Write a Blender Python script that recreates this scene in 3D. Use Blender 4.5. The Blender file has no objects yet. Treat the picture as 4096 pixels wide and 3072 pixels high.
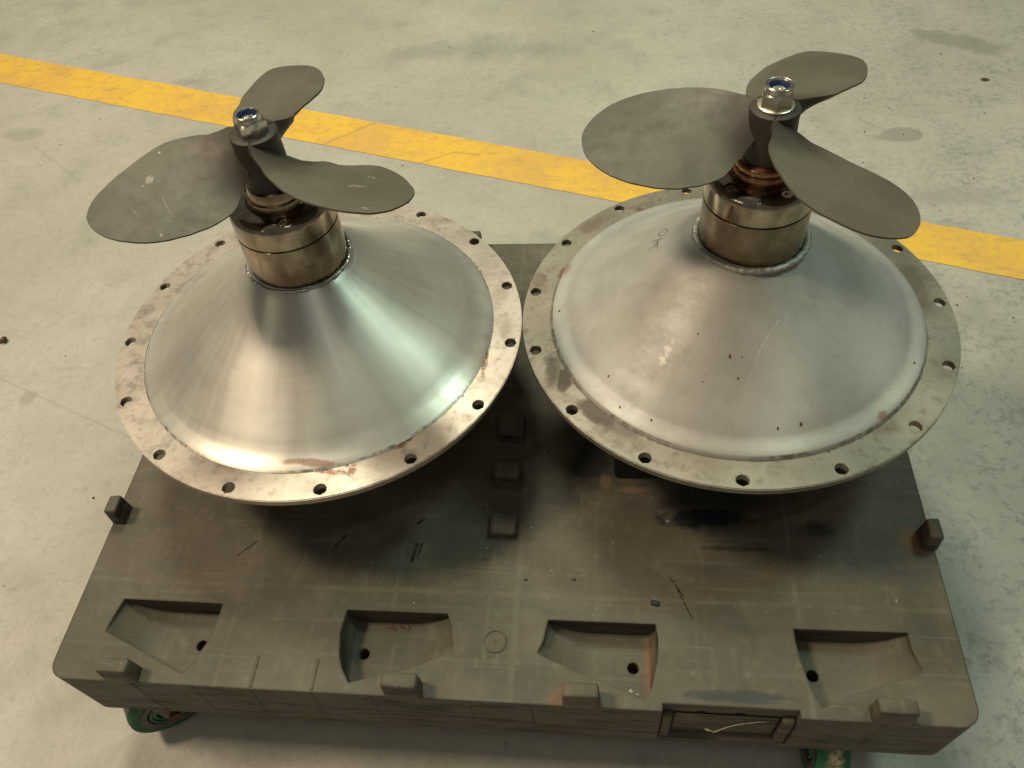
import bpy, bmesh, math, random
from math import pi, sin, cos, radians
from mathutils import Vector, Matrix, noise as mnoise

random.seed(7)
SC = bpy.context.scene
COL = SC.collection
DZ = 0.26                     # height of the dolly deck above the floor
W, D, BODY = 1.183, 0.8505, 0.126

# ------------------------------------------------------------------ camera
cam_data = bpy.data.cameras.new("camera")
cam = bpy.data.objects.new("camera", cam_data)
COL.objects.link(cam)
RM = ((0.993584, -0.009177, 0.112724),
      (0.077136, 0.783892, -0.616088),
      (-0.082709, 0.62083, 0.77957))
m = Matrix(RM).to_4x4()
m.translation = Vector((0.73527, -0.29785, 1.01989 + DZ))
cam.matrix_world = m
cam_data.sensor_width = 36
cam_data.lens = 27.894
cam_data.clip_start = 0.05
cam_data.clip_end = 100
SC.camera = cam

# ------------------------------------------------------------------ light
world = bpy.data.worlds.new("World")
SC.world = world
world.use_nodes = True
bg = world.node_tree.nodes["Background"]
bg.inputs[0].default_value = (1.0, 0.93, 0.77, 1)
bg.inputs[1].default_value = 0.135

def lamp(name, loc, target, size, sizey, power, color):
    l = bpy.data.lights.new(name, 'AREA')
    l.shape = 'RECTANGLE'; l.size = size; l.size_y = sizey
    l.energy = power; l.color = color
    o = bpy.data.objects.new(name, l)
    COL.objects.link(o)
    o.location = loc
    o.rotation_euler = (Vector(target) - Vector(loc)).to_track_quat('-Z', 'Y').to_euler()
    return o
lamp("warm_hall_lamp", (-1.95, 0.35, 4.4), (0.35, 0.45, 0.3), 0.75, 0.75, 150, (1.0, 0.83, 0.61))
lamp("rear_hall_lamp", (-0.15, 2.45, 4.6), (0.6, 0.9, 0.2), 0.9, 0.9, 112, (1.0, 0.985, 0.79))
lamp("cool_side_lamp", (2.75, 1.55, 4.3), (0.75, 0.55, 0.3), 0.7, 0.7, 50, (0.66, 1.0, 0.86))
lamp("front_tube_lamp", (-1.7, -1.6, 2.9), (0.4, 0.4, 0.3), 1.2, 0.05, 4.5, (1.0, 0.90, 0.72))
lamp("overhead_tube_lamp", (1.3, -0.7, 3.4), (0.8, 0.4, 0.3), 1.2, 0.05, 5, (0.9, 1.0, 0.9))
SC.view_settings.view_transform = 'Standard'
SC.view_settings.look = 'None'
SC.view_settings.exposure = 0.0
SC.view_settings.gamma = 1.0

# ------------------------------------------------------------------ material helpers
class NT:
    def __init__(s, name):
        s.m = bpy.data.materials.new(name); s.m.use_nodes = True
        s.t = s.m.node_tree; s.n = s.t.nodes; s.l = s.t.links
        s.b = s.n["Principled BSDF"]
        s.tc = s.n.new("ShaderNodeTexCoord").outputs["Object"]
    def put(s, sock, v):
        if isinstance(v, bpy.types.NodeSocket): s.l.new(v, sock)
        elif v is not None:
            if sock.type == 'RGBA' and len(v) == 3: v = (*v, 1)
            sock.default_value = v
    def math(s, op, a, b=None, c=None, clamp=False):
        n = s.n.new("ShaderNodeMath"); n.operation = op; n.use_clamp = clamp
        for i, v in enumerate((a, b, c)):
            if v is not None: s.put(n.inputs[i], v)
        return n.outputs[0]
    def map(s, v, a, b, c=0.0, d=1.0, smooth=True):
        n = s.n.new("ShaderNodeMapRange"); n.clamp = True
        n.interpolation_type = 'SMOOTHSTEP' if smooth else 'LINEAR'
        s.put(n.inputs[0], v)
        for i, x in enumerate((a, b, c, d)): n.inputs[i + 1].default_value = x
        return n.outputs[0]
    def xf(s, loc=(0, 0, 0), scale=(1, 1, 1), rot=(0, 0, 0), v=None):
        n = s.n.new("ShaderNodeMapping")
        n.inputs[1].default_value = loc; n.inputs[2].default_value = rot; n.inputs[3].default_value = scale
        s.l.new(v or s.tc, n.inputs[0]); return n.outputs[0]
    def noise(s, scale, detail=4, rough=0.6, v=None, dist=0.0):
        n = s.n.new("ShaderNodeTexNoise")
        n.inputs["Scale"].default_value = scale; n.inputs["Detail"].default_value = detail
        n.inputs["Roughness"].default_value = rough; n.inputs["Distortion"].default_value = dist
        s.l.new(v or s.tc, n.inputs["Vector"]); return n.outputs[0]
    def voro(s, scale, feature='F1', v=None, rnd=1.0):
        n = s.n.new("ShaderNodeTexVoronoi"); n.feature = feature
        n.inputs["Scale"].default_value = scale; n.inputs["Randomness"].default_value = rnd
        s.l.new(v or s.tc, n.inputs["Vector"]); return n.outputs["Distance"]
    def mix(s, f, a, b, mode='MIX'):
        n = s.n.new("ShaderNodeMix"); n.data_type = 'RGBA'; n.blend_type = mode
        s.put(n.inputs[0], f); s.put(n.inputs[6], a); s.put(n.inputs[7], b)
        return n.outputs[2]
    def sep(s, v=None):
        n = s.n.new("ShaderNodeSeparateXYZ"); s.l.new(v or s.tc, n.inputs[0]); return n.outputs
    def polar(s):
        o = s.sep()
        r = s.math('SQRT', s.math('ADD', s.math('MULTIPLY', o[0], o[0]), s.math('MULTIPLY', o[1], o[1])))
        a = s.math('ARCTAN2', o[1], o[0])
        c = s.n.new("ShaderNodeCombineXYZ")
        s.l.new(r, c.inputs[0]); s.l.new(a, c.inputs[1]); s.l.new(o[2], c.inputs[2])
        return r, a, c.outputs[0]
    def blob(s, c, rad, amt=0.7, nscale=25, soft=0.5, rot=0.0, v=None):
        """a stain with a ragged rim: 1 inside, 0 outside"""
        n = s.n.new("ShaderNodeVectorMath"); n.operation = 'SUBTRACT'
        s.l.new(v or s.tc, n.inputs[0]); n.inputs[1].default_value = c
        q = s.xf(rot=(0, 0, rot), v=n.outputs[0])
        q = s.xf(scale=tuple(1 / x for x in rad), v=q)
        l = s.n.new("ShaderNodeVectorMath"); l.operation = 'LENGTH'; s.l.new(q, l.inputs[0])
        dd = s.math('ADD', l.outputs["Value"], s.math('MULTIPLY', s.math('SUBTRACT', s.noise(nscale, 5, 0.65), 0.5), amt * 2))
        return s.map(dd, 1.0, 1.0 - soft)
    def seg(s, a, b, w, soft=0.5):
        """a thin straight mark between two points"""
        a, b = Vector((a[0], a[1], 0)), Vector((b[0], b[1], 0)); ab = b - a
        n = s.n.new("ShaderNodeVectorMath"); n.operation = 'SUBTRACT'; s.l.new(s.xf(scale=(1, 1, 0)), n.inputs[0]); n.inputs[1].default_value = a
        dt = s.n.new("ShaderNodeVectorMath"); dt.operation = 'DOT_PRODUCT'; s.l.new(n.outputs[0], dt.inputs[0]); dt.inputs[1].default_value = ab / ab.length_squared
        t = s.math('ADD', dt.outputs["Value"], 0.0, clamp=True)
        sc = s.n.new("ShaderNodeVectorMath"); sc.operation = 'SCALE'; sc.inputs[0].default_value = ab; s.l.new(t, sc.inputs[3])
        df = s.n.new("ShaderNodeVectorMath"); df.operation = 'DISTANCE'; s.l.new(n.outputs[0], df.inputs[0]); s.l.new(sc.outputs[0], df.inputs[1])
        return s.map(df.outputs["Value"], w, w * (1 - soft))
    def mx(s, *vs):
        o = vs[0]
        for v in vs[1:]: o = s.math('MAXIMUM', o, v)
        return o
    def bump(s, h, dist=0.001, strength=0.5, soft=0.0):
        n = s.n.new("ShaderNodeBump"); n.inputs["Distance"].default_value = dist; n.inputs["Strength"].default_value = strength
        s.put(n.inputs["Height"], h)
        if soft:
            bn = s.n.new("ShaderNodeBevel"); bn.samples = 6; bn.inputs["Radius"].default_value = soft; s.l.new(bn.outputs[0], n.inputs["Normal"])
        s.l.new(n.outputs[0], s.b.inputs["Normal"])
    def done(s, col, rough, metal=0.0, spec=None, coat=None):
        s.put(s.b.inputs["Base Color"], col); s.put(s.b.inputs["Roughness"], rough); s.put(s.b.inputs["Metallic"], metal)
        if spec is not None: s.put(s.b.inputs["Specular IOR Level"], spec)
        if coat is not None: s.put(s.b.inputs["Coat Weight"], coat)
        return s.m

# ------------------------------------------------------------------ object helpers
def link(name, bm, mat, parent=None, smooth=True, angle=35, loc=None):
    me = bpy.data.meshes.new(name)
    bm.normal_update(); bm.to_mesh(me); bm.free()
    return link_mesh(name, me, mat, parent, smooth, angle, loc)
def link_mesh(name, me, mat, parent=None, smooth=True, angle=35, loc=None):
    if mat is not None:
        me.materials.clear(); me.materials.append(mat)
    if smooth:
        for p in me.polygons: p.use_smooth = True
        if angle < 180: me.set_sharp_from_angle(angle=radians(angle))
    o = bpy.data.objects.new(name, me); COL.objects.link(o)
    if parent: o.parent = parent
    if loc: o.location = loc
    return o
def tag(o, label=None, cat=None, group=None, kind=None):
    if label: o["label"] = label
    if cat: o["category"] = cat
    if group: o["group"] = group
    if kind: o["kind"] = kind
    return o
def empty(name, loc, label, cat, group=None):
    o = bpy.data.objects.new(name, None); COL.objects.link(o); o.location = loc
    o.empty_display_size = 0.05
    return tag(o, label, cat, group)
def lathe(bm, prof, n=96, close=False):
    rings = []
    for r, z in prof:
        rings.append([bm.verts.new((r * cos(2 * pi * i / n), r * sin(2 * pi * i / n), z)) for i in range(n)])
    for a, b in zip(rings, rings[1:]):
        for i in range(n):
            bm.faces.new((a[i], a[(i + 1) % n], b[(i + 1) % n], b[i]))
    return rings
def cap(bm, ring, flip=False):
    bm.faces.new(ring[::-1] if flip else ring)
def box(bm, x0, x1, y0, y1, z0, z1, bev=0.0, seg=2, taper=0.0):
    vs = [bm.verts.new(p) for p in ((x0, y0, z0), (x1, y0, z0), (x1, y1, z0), (x0, y1, z0),
          (x0 + taper, y0 + taper, z1), (x1 - taper, y0 + taper, z1), (x1 - taper, y1 - taper, z1), (x0 + taper, y1 - taper, z1))]
    fs = [bm.faces.new([vs[i] for i in f]) for f in ((3, 2, 1, 0), (4, 5, 6, 7), (0, 1, 5, 4), (1, 2, 6, 5), (2, 3, 7, 6), (3, 0, 4, 7))]
    if bev:
        es = {e for f in fs for e in f.edges}
        bmesh.ops.bevel(bm, geom=list(es), offset=bev, segments=seg, affect='EDGES', profile=0.5)
    return vs
def prism(bm, pts, z0, z1):
    a = [bm.verts.new((x, y, z0)) for x, y in pts]; b = [bm.verts.new((x, y, z1)) for x, y in pts]
    bm.faces.new(a[::-1]); bm.faces.new(b)
    k = len(pts)
    for i in range(k): bm.faces.new((a[i], a[(i + 1) % k], b[(i + 1) % k], b[i]))
def cyl(bm, c, r, z0, z1, n=24):
    prism(bm, [(c[0] + r * cos(2 * pi * i / n), c[1] + r * sin(2 * pi * i / n)) for i in range(n)], z0, z1)
BLADES = {
'L': [[(0.02, -16.0, 80.0), (0.032, -14.0, 80.0), (0.045, -9.0, 80.0), (0.058, -4.4, 80.3), (0.07, -3.9, 81.4), (0.08, -2.6, 80.8), (0.09, -0.7, 79.1), (0.1, 1.2, 77.3), (0.11, 3.7, 75.2), (0.12, 6.9, 72.9), (0.13, 11.1, 70.5), (0.14, 14.9, 68.0), (0.15, 18.5, 65.4), (0.1589, 21.3, 63.0), (0.1669, 23.8, 60.6), (0.1741, 26.2, 58.0), (0.1805, 28.4, 55.3), (0.186, 30.3, 53.0), (0.1906, 32.1, 50.8), (0.1945, 33.9, 48.6), (0.1974, 35.6, 46.3), (0.1995, 37.1, 44.2), (0.2008, 38.4, 42.3), (0.2012, 40.7, 40.7)], [(0.02, -16.0, 80.0), (0.032, -14.0, 80.0), (0.045, -9.0, 80.0), (0.058, -2.9, 80.3), (0.07, -0.9, 80.3), (0.08, 1.4, 72.6), (0.09, 3.8, 65.6), (0.1, 5.5, 64.2), (0.11, 7.5, 64.0), (0.12, 9.8, 64.4), (0.13, 12.3, 64.1), (0.14, 15.0, 63.0), (0.15, 17.5, 60.8), (0.16, 19.7, 58.3), (0.169, 21.9, 56.0), (0.1771, 24.0, 53.8), (0.1842, 25.8, 51.7), (0.1904, 27.5, 49.8), (0.1956, 29.5, 48.3), (0.1999, 31.4, 47.0), (0.2032, 33.5, 45.6), (0.2056, 35.9, 43.9), (0.207, 38.2, 42.0), (0.2075, 40.2, 40.2)], [(0.02, -16.0, 80.0), (0.032, -14.0, 80.0), (0.045, -9.0, 80.0), (0.058, -3.6, 80.3), (0.07, 8.5, 80.8), (0.08, 9.2, 76.7), (0.09, 10.5, 72.3), (0.1, 10.1, 70.7), (0.11, 10.2, 69.6), (0.12, 10.5, 68.7), (0.13, 11.5, 67.3), (0.14, 13.3, 65.5), (0.15, 15.4, 61.4), (0.1604, 17.8, 59.7), (0.1697, 20.2, 57.1), (0.1781, 22.6, 54.9), (0.1855, 25.0, 53.1), (0.1919, 27.6, 51.6), (0.1973, 30.5, 50.2), (0.2018, 34.3, 49.0), (0.2052, 37.6, 48.0), (0.2077, 39.9, 47.0), (0.2092, 42.0, 45.7), (0.2096, 44.2, 44.2)]],
'R': [[(0.02, -34.0, 50.0), (0.032, -34.0, 50.0), (0.045, -34.0, 50.0), (0.058, -33.8, 50.2), (0.07, -33.5, 51.5), (0.08, -32.7, 51.6), (0.09, -31.4, 50.3), (0.1, -30.0, 48.4), (0.11, -28.5, 46.2), (0.12, -26.9, 44.0), (0.13, -25.3, 41.6), (0.14, -23.4, 38.9), (0.15, -21.5, 35.7), (0.1608, -19.3, 32.2), (0.1706, -17.0, 29.0), (0.1793, -14.7, 25.9), (0.187, -12.2, 22.9), (0.1937, -9.8, 20.0), (0.1994, -7.3, 17.2), (0.204, -4.8, 14.3), (0.2076, -2.3, 11.8), (0.2102, -0.2, 9.3), (0.2117, 1.8, 6.5), (0.2122, 3.7, 3.7)], [(0.02, -34.0, 50.0), (0.032, -34.0, 50.0), (0.045, -34.0, 50.0), (0.058, -35.0, 50.2), (0.07, -36.5, 42.7), (0.08, -35.8, 39.2), (0.09, -33.5, 35.6), (0.1, -31.0, 34.5), (0.11, -28.3, 33.7), (0.12, -25.9, 32.8), (0.13, -23.8, 31.8), (0.14, -21.4, 30.6), (0.15, -18.5, 29.2), (0.1598, -15.3, 27.5), (0.1687, -11.8, 25.5), (0.1766, -9.3, 23.2), (0.1836, -6.9, 21.0), (0.1896, -4.6, 18.8), (0.1948, -2.4, 16.7), (0.199, -0.1, 14.5), (0.2022, 2.2, 12.5), (0.2046, 4.2, 10.6), (0.206, 5.9, 9.0), (0.2064, 7.4, 7.4)], [(0.02, -34.0, 50.0), (0.032, -34.0, 50.0), (0.045, -34.0, 50.0), (0.058, -35.1, 50.2), (0.07, -33.7, 47.1), (0.08, -30.0, 45.4), (0.09, -26.4, 43.0), (0.1, -24.6, 41.4), (0.11, -23.2, 43.0), (0.12, -21.9, 41.5), (0.13, -20.8, 39.8), (0.14, -18.9, 37.6), (0.15, -16.5, 34.8), (0.1602, -14.0, 32.1), (0.1694, -11.7, 29.6), (0.1776, -9.6, 26.6), (0.1849, -7.7, 24.1), (0.1912, -5.8, 22.1), (0.1965, -3.5, 20.4), (0.2009, -0.4, 19.0), (0.2043, 3.4, 17.7), (0.2067, 7.8, 16.4), (0.2082, 11.2, 15.1), (0.2087, 13.4, 13.4)]]}

# ------------------------------------------------------------------ materials
def m_floor():
    t = NT("concrete_floor")
    big = t.noise(1.3, 4, 0.55); mid = t.noise(7, 5, 0.65); fine = t.noise(160, 3, 0.7); sp = t.noise(420, 2, 0.6)
    col = t.mix(t.map(big, 0.35, 0.65), (0.385, 0.358, 0.298), (0.46, 0.432, 0.365))
    col = t.mix(t.map(mid, 0.46, 0.72, 0, 0.5), col, (0.28, 0.265, 0.22))
    str_ = t.noise(9, 5, 0.7, t.xf(scale=(0.55, 2.4, 1), rot=(0, 0, 0.2)))
    col = t.mix(t.map(str_, 0.55, 0.78, 0, 0.38), col, (0.26, 0.25, 0.215))
    col = t.mix(t.map(fine, 0.54, 0.78, 0, 0.55), col, (0.25, 0.23, 0.19))
    col = t.mix(t.map(t.noise(45, 6, 0.8), 0.50, 0.72, 0, 0.5), col, (0.25, 0.235, 0.195))
    col = t.mix(t.map(t.noise(28, 5, 0.75), 0.54, 0.74, 0, 0.35), col, (0.58, 0.55, 0.48))
    # more dark specks to the right of the dolly
    o = t.sep()
    right = t.map(o[0], 0.9, 1.7)
    pit = t.math('ADD', t.math('MULTIPLY', t.noise(60, 5, 0.8), 0.65), t.math('MULTIPLY', t.noise(9, 4, 0.7), 0.35))
    near = t.map(o[1], 1.5, 0.3)
    rn = t.math('MULTIPLY', right, t.math('ADD', t.math('MULTIPLY', near, 0.6), 0.4))
    col = t.mix(t.math('MULTIPLY', t.map(pit, 0.48, 0.61), t.math('ADD', t.math('MULTIPLY', rn, 0.68), 0.14)), col, (0.14, 0.145, 0.125))
    col = t.mix(t.math('MULTIPLY', rn, 0.25), col, (0.25, 0.27, 0.235))  # greener, duller tint towards the right: shade painted into the floor colour
    spk = t.voro(55)
    col = t.mix(t.math('MULTIPLY', t.map(spk, 0.10, 0.04), t.map(t.noise(14, 2), 0.52, 0.66)), col, (0.12, 0.11, 0.09))
    # hair cracks
    cv = t.xf(v=t.tc)
    n = t.n.new("ShaderNodeVectorMath"); n.operation = 'ADD'
    nz = t.n.new("ShaderNodeTexNoise"); nz.inputs["Scale"].default_value = 9; nz.inputs["Detail"].default_value = 6
    t.l.new(t.tc, nz.inputs["Vector"])
    scv = t.n.new("ShaderNodeVectorMath"); scv.operation = 'SCALE'; scv.inputs[3].default_value = 0.14
    t.l.new(nz.outputs["Color"], scv.inputs[0]); t.l.new(t.tc, n.inputs[0]); t.l.new(scv.outputs[0], n.inputs[1])
    cr = t.voro(5.5, 'DISTANCE_TO_EDGE', n.outputs[0])
    crm = t.math('MULTIPLY', t.map(cr, 0.009, 0.0), t.map(t.noise(2.2, 3), 0.50, 0.66, 0, 0.32))
    col = t.mix(crm, col, (0.19, 0.18, 0.15))
    # damp marks and spots seen on the floor
    damp = t.mx(t.blob((1.50, 1.547, 0), (0.060, 0.036, 1), 0.25, 14, 0.3),
                t.math('MULTIPLY', t.blob((1.755, 1.985, 0), (0.15, 0.055, 1), 0.9, 13, 0.5, 0.5), 1.0),
                t.math('MULTIPLY', t.blob((1.46, 1.535, 0), (0.05, 0.02, 1), 0.7, 30, 0.6), 0.8))
    col = t.mix(t.math('MULTIPLY', damp, 0.55), col, (0.20, 0.185, 0.15))
    soft = t.mx(t.blob((-1.02, 1.655, 0), (0.09, 0.05, 1), 0.5, 12, 0.7), t.blob((-0.57, 1.92, 0), (0.08, 0.03, 1), 0.6, 14, 0.7),
                t.blob((0.36, 2.05, 0), (0.5, 0.1, 1), 1.2, 6, 0.9), t.blob((-0.508, 0.662, 0), (0.022, 0.028, 1), 0.4, 40, 0.5),
                t.blob((1.55, 1.30, 0), (0.22, 0.06, 1), 1.0, 10, 0.9), t.blob((1.6, 0.75, 0), (0.25, 0.35, 1), 1.2, 8, 0.9),
                t.blob((0.75, 1.15, 0), (0.3, 0.05, 1), 1.0, 14, 0.9))
    col = t.mix(t.math('MULTIPLY', soft, 0.42), col, (0.22, 0.21, 0.18))
    dots = t.mx(t.blob((1.767, 1.788, 0), (0.014, 0.012, 1), 0.3, 90, 0.4), t.blob((0.785, 0.93, 0), (0.006, 0.006, 1), 0.2, 90, 0.4))
    col = t.mix(dots, col, (0.06, 0.045, 0.03))
    lines = t.mx(t.math('MULTIPLY', t.seg((-0.66, 0.74, 0), (-0.2, 0.55, 0), 0.005, 0.9), 0.25),
                 t.math('MULTIPLY', t.seg((-0.95, 1.60, 0), (-0.72, 1.42, 0), 0.005, 0.9), 0.25))
    col = t.mix(lines, col, (0.20, 0.19, 0.16))
    t.bump(t.math('ADD', t.math('MULTIPLY', fine, 0.5), t.math('MULTIPLY', sp, 0.5)), 0.0008, 0.55)
    return t.done(col, t.map(mid, 0.3, 0.7, 0.5, 0.68), 0, 0.35)

def m_line():
    t = NT("yellow_floor_paint")
    a = t.noise(5, 5, 0.65); b = t.noise(40, 5, 0.7)
    col = t.mix(t.map(a, 0.38, 0.62), (0.77, 0.475, 0.065), (0.66, 0.39, 0.085))
    col = t.mix(t.map(b, 0.48, 0.72, 0, 0.65), col, (0.52, 0.34, 0.10))
    dirt = t.noise(16, 6, 0.75, t.xf(scale=(0.6, 1.6, 1), rot=(0, 0, -0.3)))
    col = t.mix(t.map(dirt, 0.50, 0.74, 0, 0.65), col, (0.36, 0.25, 0.10))
    sc = t.mx(t.seg((-0.06, 1.56, 0), (0.10, 1.68, 0), 0.007, 0.8), t.seg((0.24, 1.47, 0), (0.33, 1.515, 0), 0.005, 0.8),
              t.seg((0.33, 1.515, 0), (0.40, 1.50, 0), 0.006, 0.8), t.seg((0.92, 1.24, 0), (1.0, 1.30, 0), 0.005, 0.8),
              t.seg((-0.5, 1.86, 0), (-0.25, 1.82, 0), 0.006, 0.9))
    col = t.mix(t.math('MULTIPLY', sc, 0.4), col, (0.28, 0.19, 0.07))
    spk = t.voro(60)
    col = t.mix(t.math('MULTIPLY', t.map(spk, 0.09, 0.05), t.map(t.noise(11, 2), 0.56, 0.62)), col, (0.12, 0.08, 0.03))
    # worn through to concrete
    col = t.mix(t.map(t.noise(120, 4, 0.7), 0.66, 0.72, 0, 0.6), col, (0.42, 0.37, 0.24))
    t.bump(b, 0.0006, 0.4)
    return t.done(col, t.map(a, 0.3, 0.7, 0.42, 0.6), 0, 0.4)

def m_deck():
    t = NT("dark_grey_plastic")
    o = t.sep()
    geo = t.n.new("ShaderNodeNewGeometry")
    big = t.noise(5, 5, 0.6); mid = t.noise(24, 5, 0.65); fine = t.noise(380, 3, 0.6)
    col = t.mix(t.map(big, 0.35, 0.68), (0.080, 0.067, 0.045), (0.125, 0.107, 0.075))
    col = t.mix(t.map(mid, 0.5, 0.75, 0, 0.5), col, (0.175, 0.158, 0.118))
    wipe = t.noise(11, 6, 0.7, t.xf(scale=(0.5, 2.2, 1), rot=(0, 0, 0.9)))
    col = t.mix(t.map(wipe, 0.47, 0.70, 0, 0.6), col, (0.066, 0.063, 0.049))
    col = t.mix(t.map(t.noise(17, 6, 0.7, t.xf(scale=(2.4, 0.5, 1))), 0.55, 0.75, 0, 0.35), col, (0.19, 0.165, 0.12))
    col = t.mix(t.map(t.noise(95, 5, 0.75), 0.50, 0.72, 0, 0.38), col, (0.072, 0.064, 0.048))
    col = t.mix(t.map(t.noise(70, 5, 0.75, t.xf(scale=(1, 0.35, 1), rot=(0, 0, 0.4))), 0.56, 0.74, 0, 0.30), col, (0.22, 0.195, 0.145))
    for rz, sc_, th_ in ((0.5, 45, .665), (-0.35, 52, .67), (1.2, 60, .67)):
        sv = t.noise(sc_, 2, 0.5, t.xf(scale=(0.045, 2.0, 1), rot=(0, 0, rz)))
        col = t.mix(t.math('MULTIPLY', t.map(sv, th_, th_ + .03), t.map(t.noise(6, 3), 0.45, 0.6, 0.03, 0.18)), col, (0.22, 0.195, 0.15))
    # pale wear along the inner ribs of the moulding
    ribs = None
    for x, w, k in ((0.624, 0.006, .6), (0.586, 0.004, .4), (0.992, 0.005, .6), (1.085, 0.004, .35), (0.455, 0.005, .45), (0.235, 0.004, .4), (0.12, 0.004, .3), (0.35, .004, .25), (0.73, .004, .25), (0.86, .004, .25)):
        q = t.math('MULTIPLY', t.map(t.math('ABSOLUTE', t.math('SUBTRACT', o[0], x)), w, w * .3), k)
        ribs = q if ribs is None else t.mx(ribs, q)
    for y, w, k in ((0.143, 0.005, .5), (0.05, 0.004, .35), (0.30, 0.004, .3), (0.73, 0.004, .3)):
        ribs = t.mx(ribs, t.math('MULTIPLY', t.map(t.math('ABSOLUTE', t.math('SUBTRACT', o[1], y)), w, w * .3), k))
    ribs = t.math('MULTIPLY', ribs, t.map(mid, 0.35, 0.6, 0.1, 0.75))
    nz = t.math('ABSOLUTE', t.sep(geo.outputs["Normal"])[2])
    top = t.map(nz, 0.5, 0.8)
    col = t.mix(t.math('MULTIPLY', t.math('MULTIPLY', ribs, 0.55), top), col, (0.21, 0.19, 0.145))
    # oil and grease below the right hand unit
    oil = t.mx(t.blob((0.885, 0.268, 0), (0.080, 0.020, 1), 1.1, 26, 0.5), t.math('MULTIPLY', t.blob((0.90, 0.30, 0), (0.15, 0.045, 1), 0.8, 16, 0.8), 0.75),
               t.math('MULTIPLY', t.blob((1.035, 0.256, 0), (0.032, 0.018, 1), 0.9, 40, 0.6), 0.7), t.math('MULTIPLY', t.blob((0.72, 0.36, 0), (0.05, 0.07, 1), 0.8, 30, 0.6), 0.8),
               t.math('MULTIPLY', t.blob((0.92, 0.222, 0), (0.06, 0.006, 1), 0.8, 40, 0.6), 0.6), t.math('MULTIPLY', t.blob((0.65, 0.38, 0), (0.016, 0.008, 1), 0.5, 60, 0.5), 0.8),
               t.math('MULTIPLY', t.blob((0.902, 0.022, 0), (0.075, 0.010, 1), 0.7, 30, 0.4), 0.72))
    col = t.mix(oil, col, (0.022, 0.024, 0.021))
    lite = t.mx(t.blob((0.742, 0.325, 0), (0.014, 0.016, 1), 1.1, 60, 0.7), t.blob((0.785, 0.312, 0), (0.03, 0.008, 1), 1.3, 50, 0.7))
    col = t.mix(t.math('MULTIPLY', lite, 0.6), col, (0.19, 0.13, 0.085))
    rust = t.mx(t.math('MULTIPLY', t.blob((1.155, 0.243, 0), (0.030, 0.032, .5), 0.6, 18, 0.9), 0.7), t.math('MULTIPLY', t.blob((0.684, 0.008, 0), (0.022, 0.016, .5), 0.7, 40, 0.9), 0.5),
                t.math('MULTIPLY', t.blob((0.80, 0.06, -0.03), (0.012, 0.06, .03), 0.6, 20, 0.9), 0.6))
    col = t.mix(rust, col, (0.21, 0.095, 0.038))
    marks = t.mx(t.seg((0.213, 0.187, 0), (0.234, 0.209, 0), 0.0022), t.seg((0.355, 0.206, 0), (0.366, 0.224, 0), 0.003), t.seg((0.470, 0.187, 0), (0.473, 0.214, 0), 0.0035),
                 t.seg((0.477, 0.195, 0), (0.481, 0.215, 0), 0.002), t.seg((0.829, 0.176, 0), (0.846, 0.150, 0), 0.0013), t.seg((0.838, 0.16, 0), (0.856, 0.118, 0), 0.0013),
                 t.seg((0.572, 0.193, 0), (0.579, 0.193, 0), 0.002), t.seg((0.47, 0.247, 0), (0.478, 0.254, 0), 0.003))
    col = t.mix(t.math('MULTIPLY', marks, t.map(t.noise(240, 2), 0.36, 0.48)), col, (0.02, 0.02, 0.017))
    # scratches all over
    scr = t.noise(60, 3, 0.5, t.xf(scale=(0.05, 1.6, 1), rot=(0, 0, 0.6)))
    col = t.mix(t.map(scr, 0.64, 0.69, 0, 0.13), col, (0.24, 0.22, 0.18))
    spk = t.voro(70)
    col = t.mix(t.math('MULTIPLY', t.map(spk, 0.06, 0.03), t.map(t.noise(20, 2), 0.55, 0.6)), col, (0.34, 0.32, 0.26))
    # scuffed upright faces: long dark scrapes, over a brown with their shade painted in
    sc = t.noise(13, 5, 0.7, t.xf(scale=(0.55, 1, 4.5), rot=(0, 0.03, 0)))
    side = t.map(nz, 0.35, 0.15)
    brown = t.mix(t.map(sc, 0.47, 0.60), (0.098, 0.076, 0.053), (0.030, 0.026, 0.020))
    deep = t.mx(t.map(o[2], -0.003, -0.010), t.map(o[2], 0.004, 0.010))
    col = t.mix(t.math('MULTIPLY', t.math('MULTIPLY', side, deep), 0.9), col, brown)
    t.bump(t.math('ADD', t.math('MULTIPLY', fine, 0.35), t.math('ADD', t.math('MULTIPLY', mid, 1.0), t.math('MULTIPLY', ribs, 0.8))), 0.0012, 0.5, 0.0055)
    rough = t.math('SUBTRACT', t.map(mid, 0.3, 0.7, 0.56, 0.72), t.math('MULTIPLY', oil, 0.30))
    return t.done(col, rough, 0, 0.28)

def weldring(t, r, r0, w, nscale, lo, hi):
    return t.math('MULTIPLY', t.map(t.math('ABSOLUTE', t.math('SUBTRACT', r, r0)), w, w * .25), t.map(t.noise(nscale, 4, 0.7), lo, hi))

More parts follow.
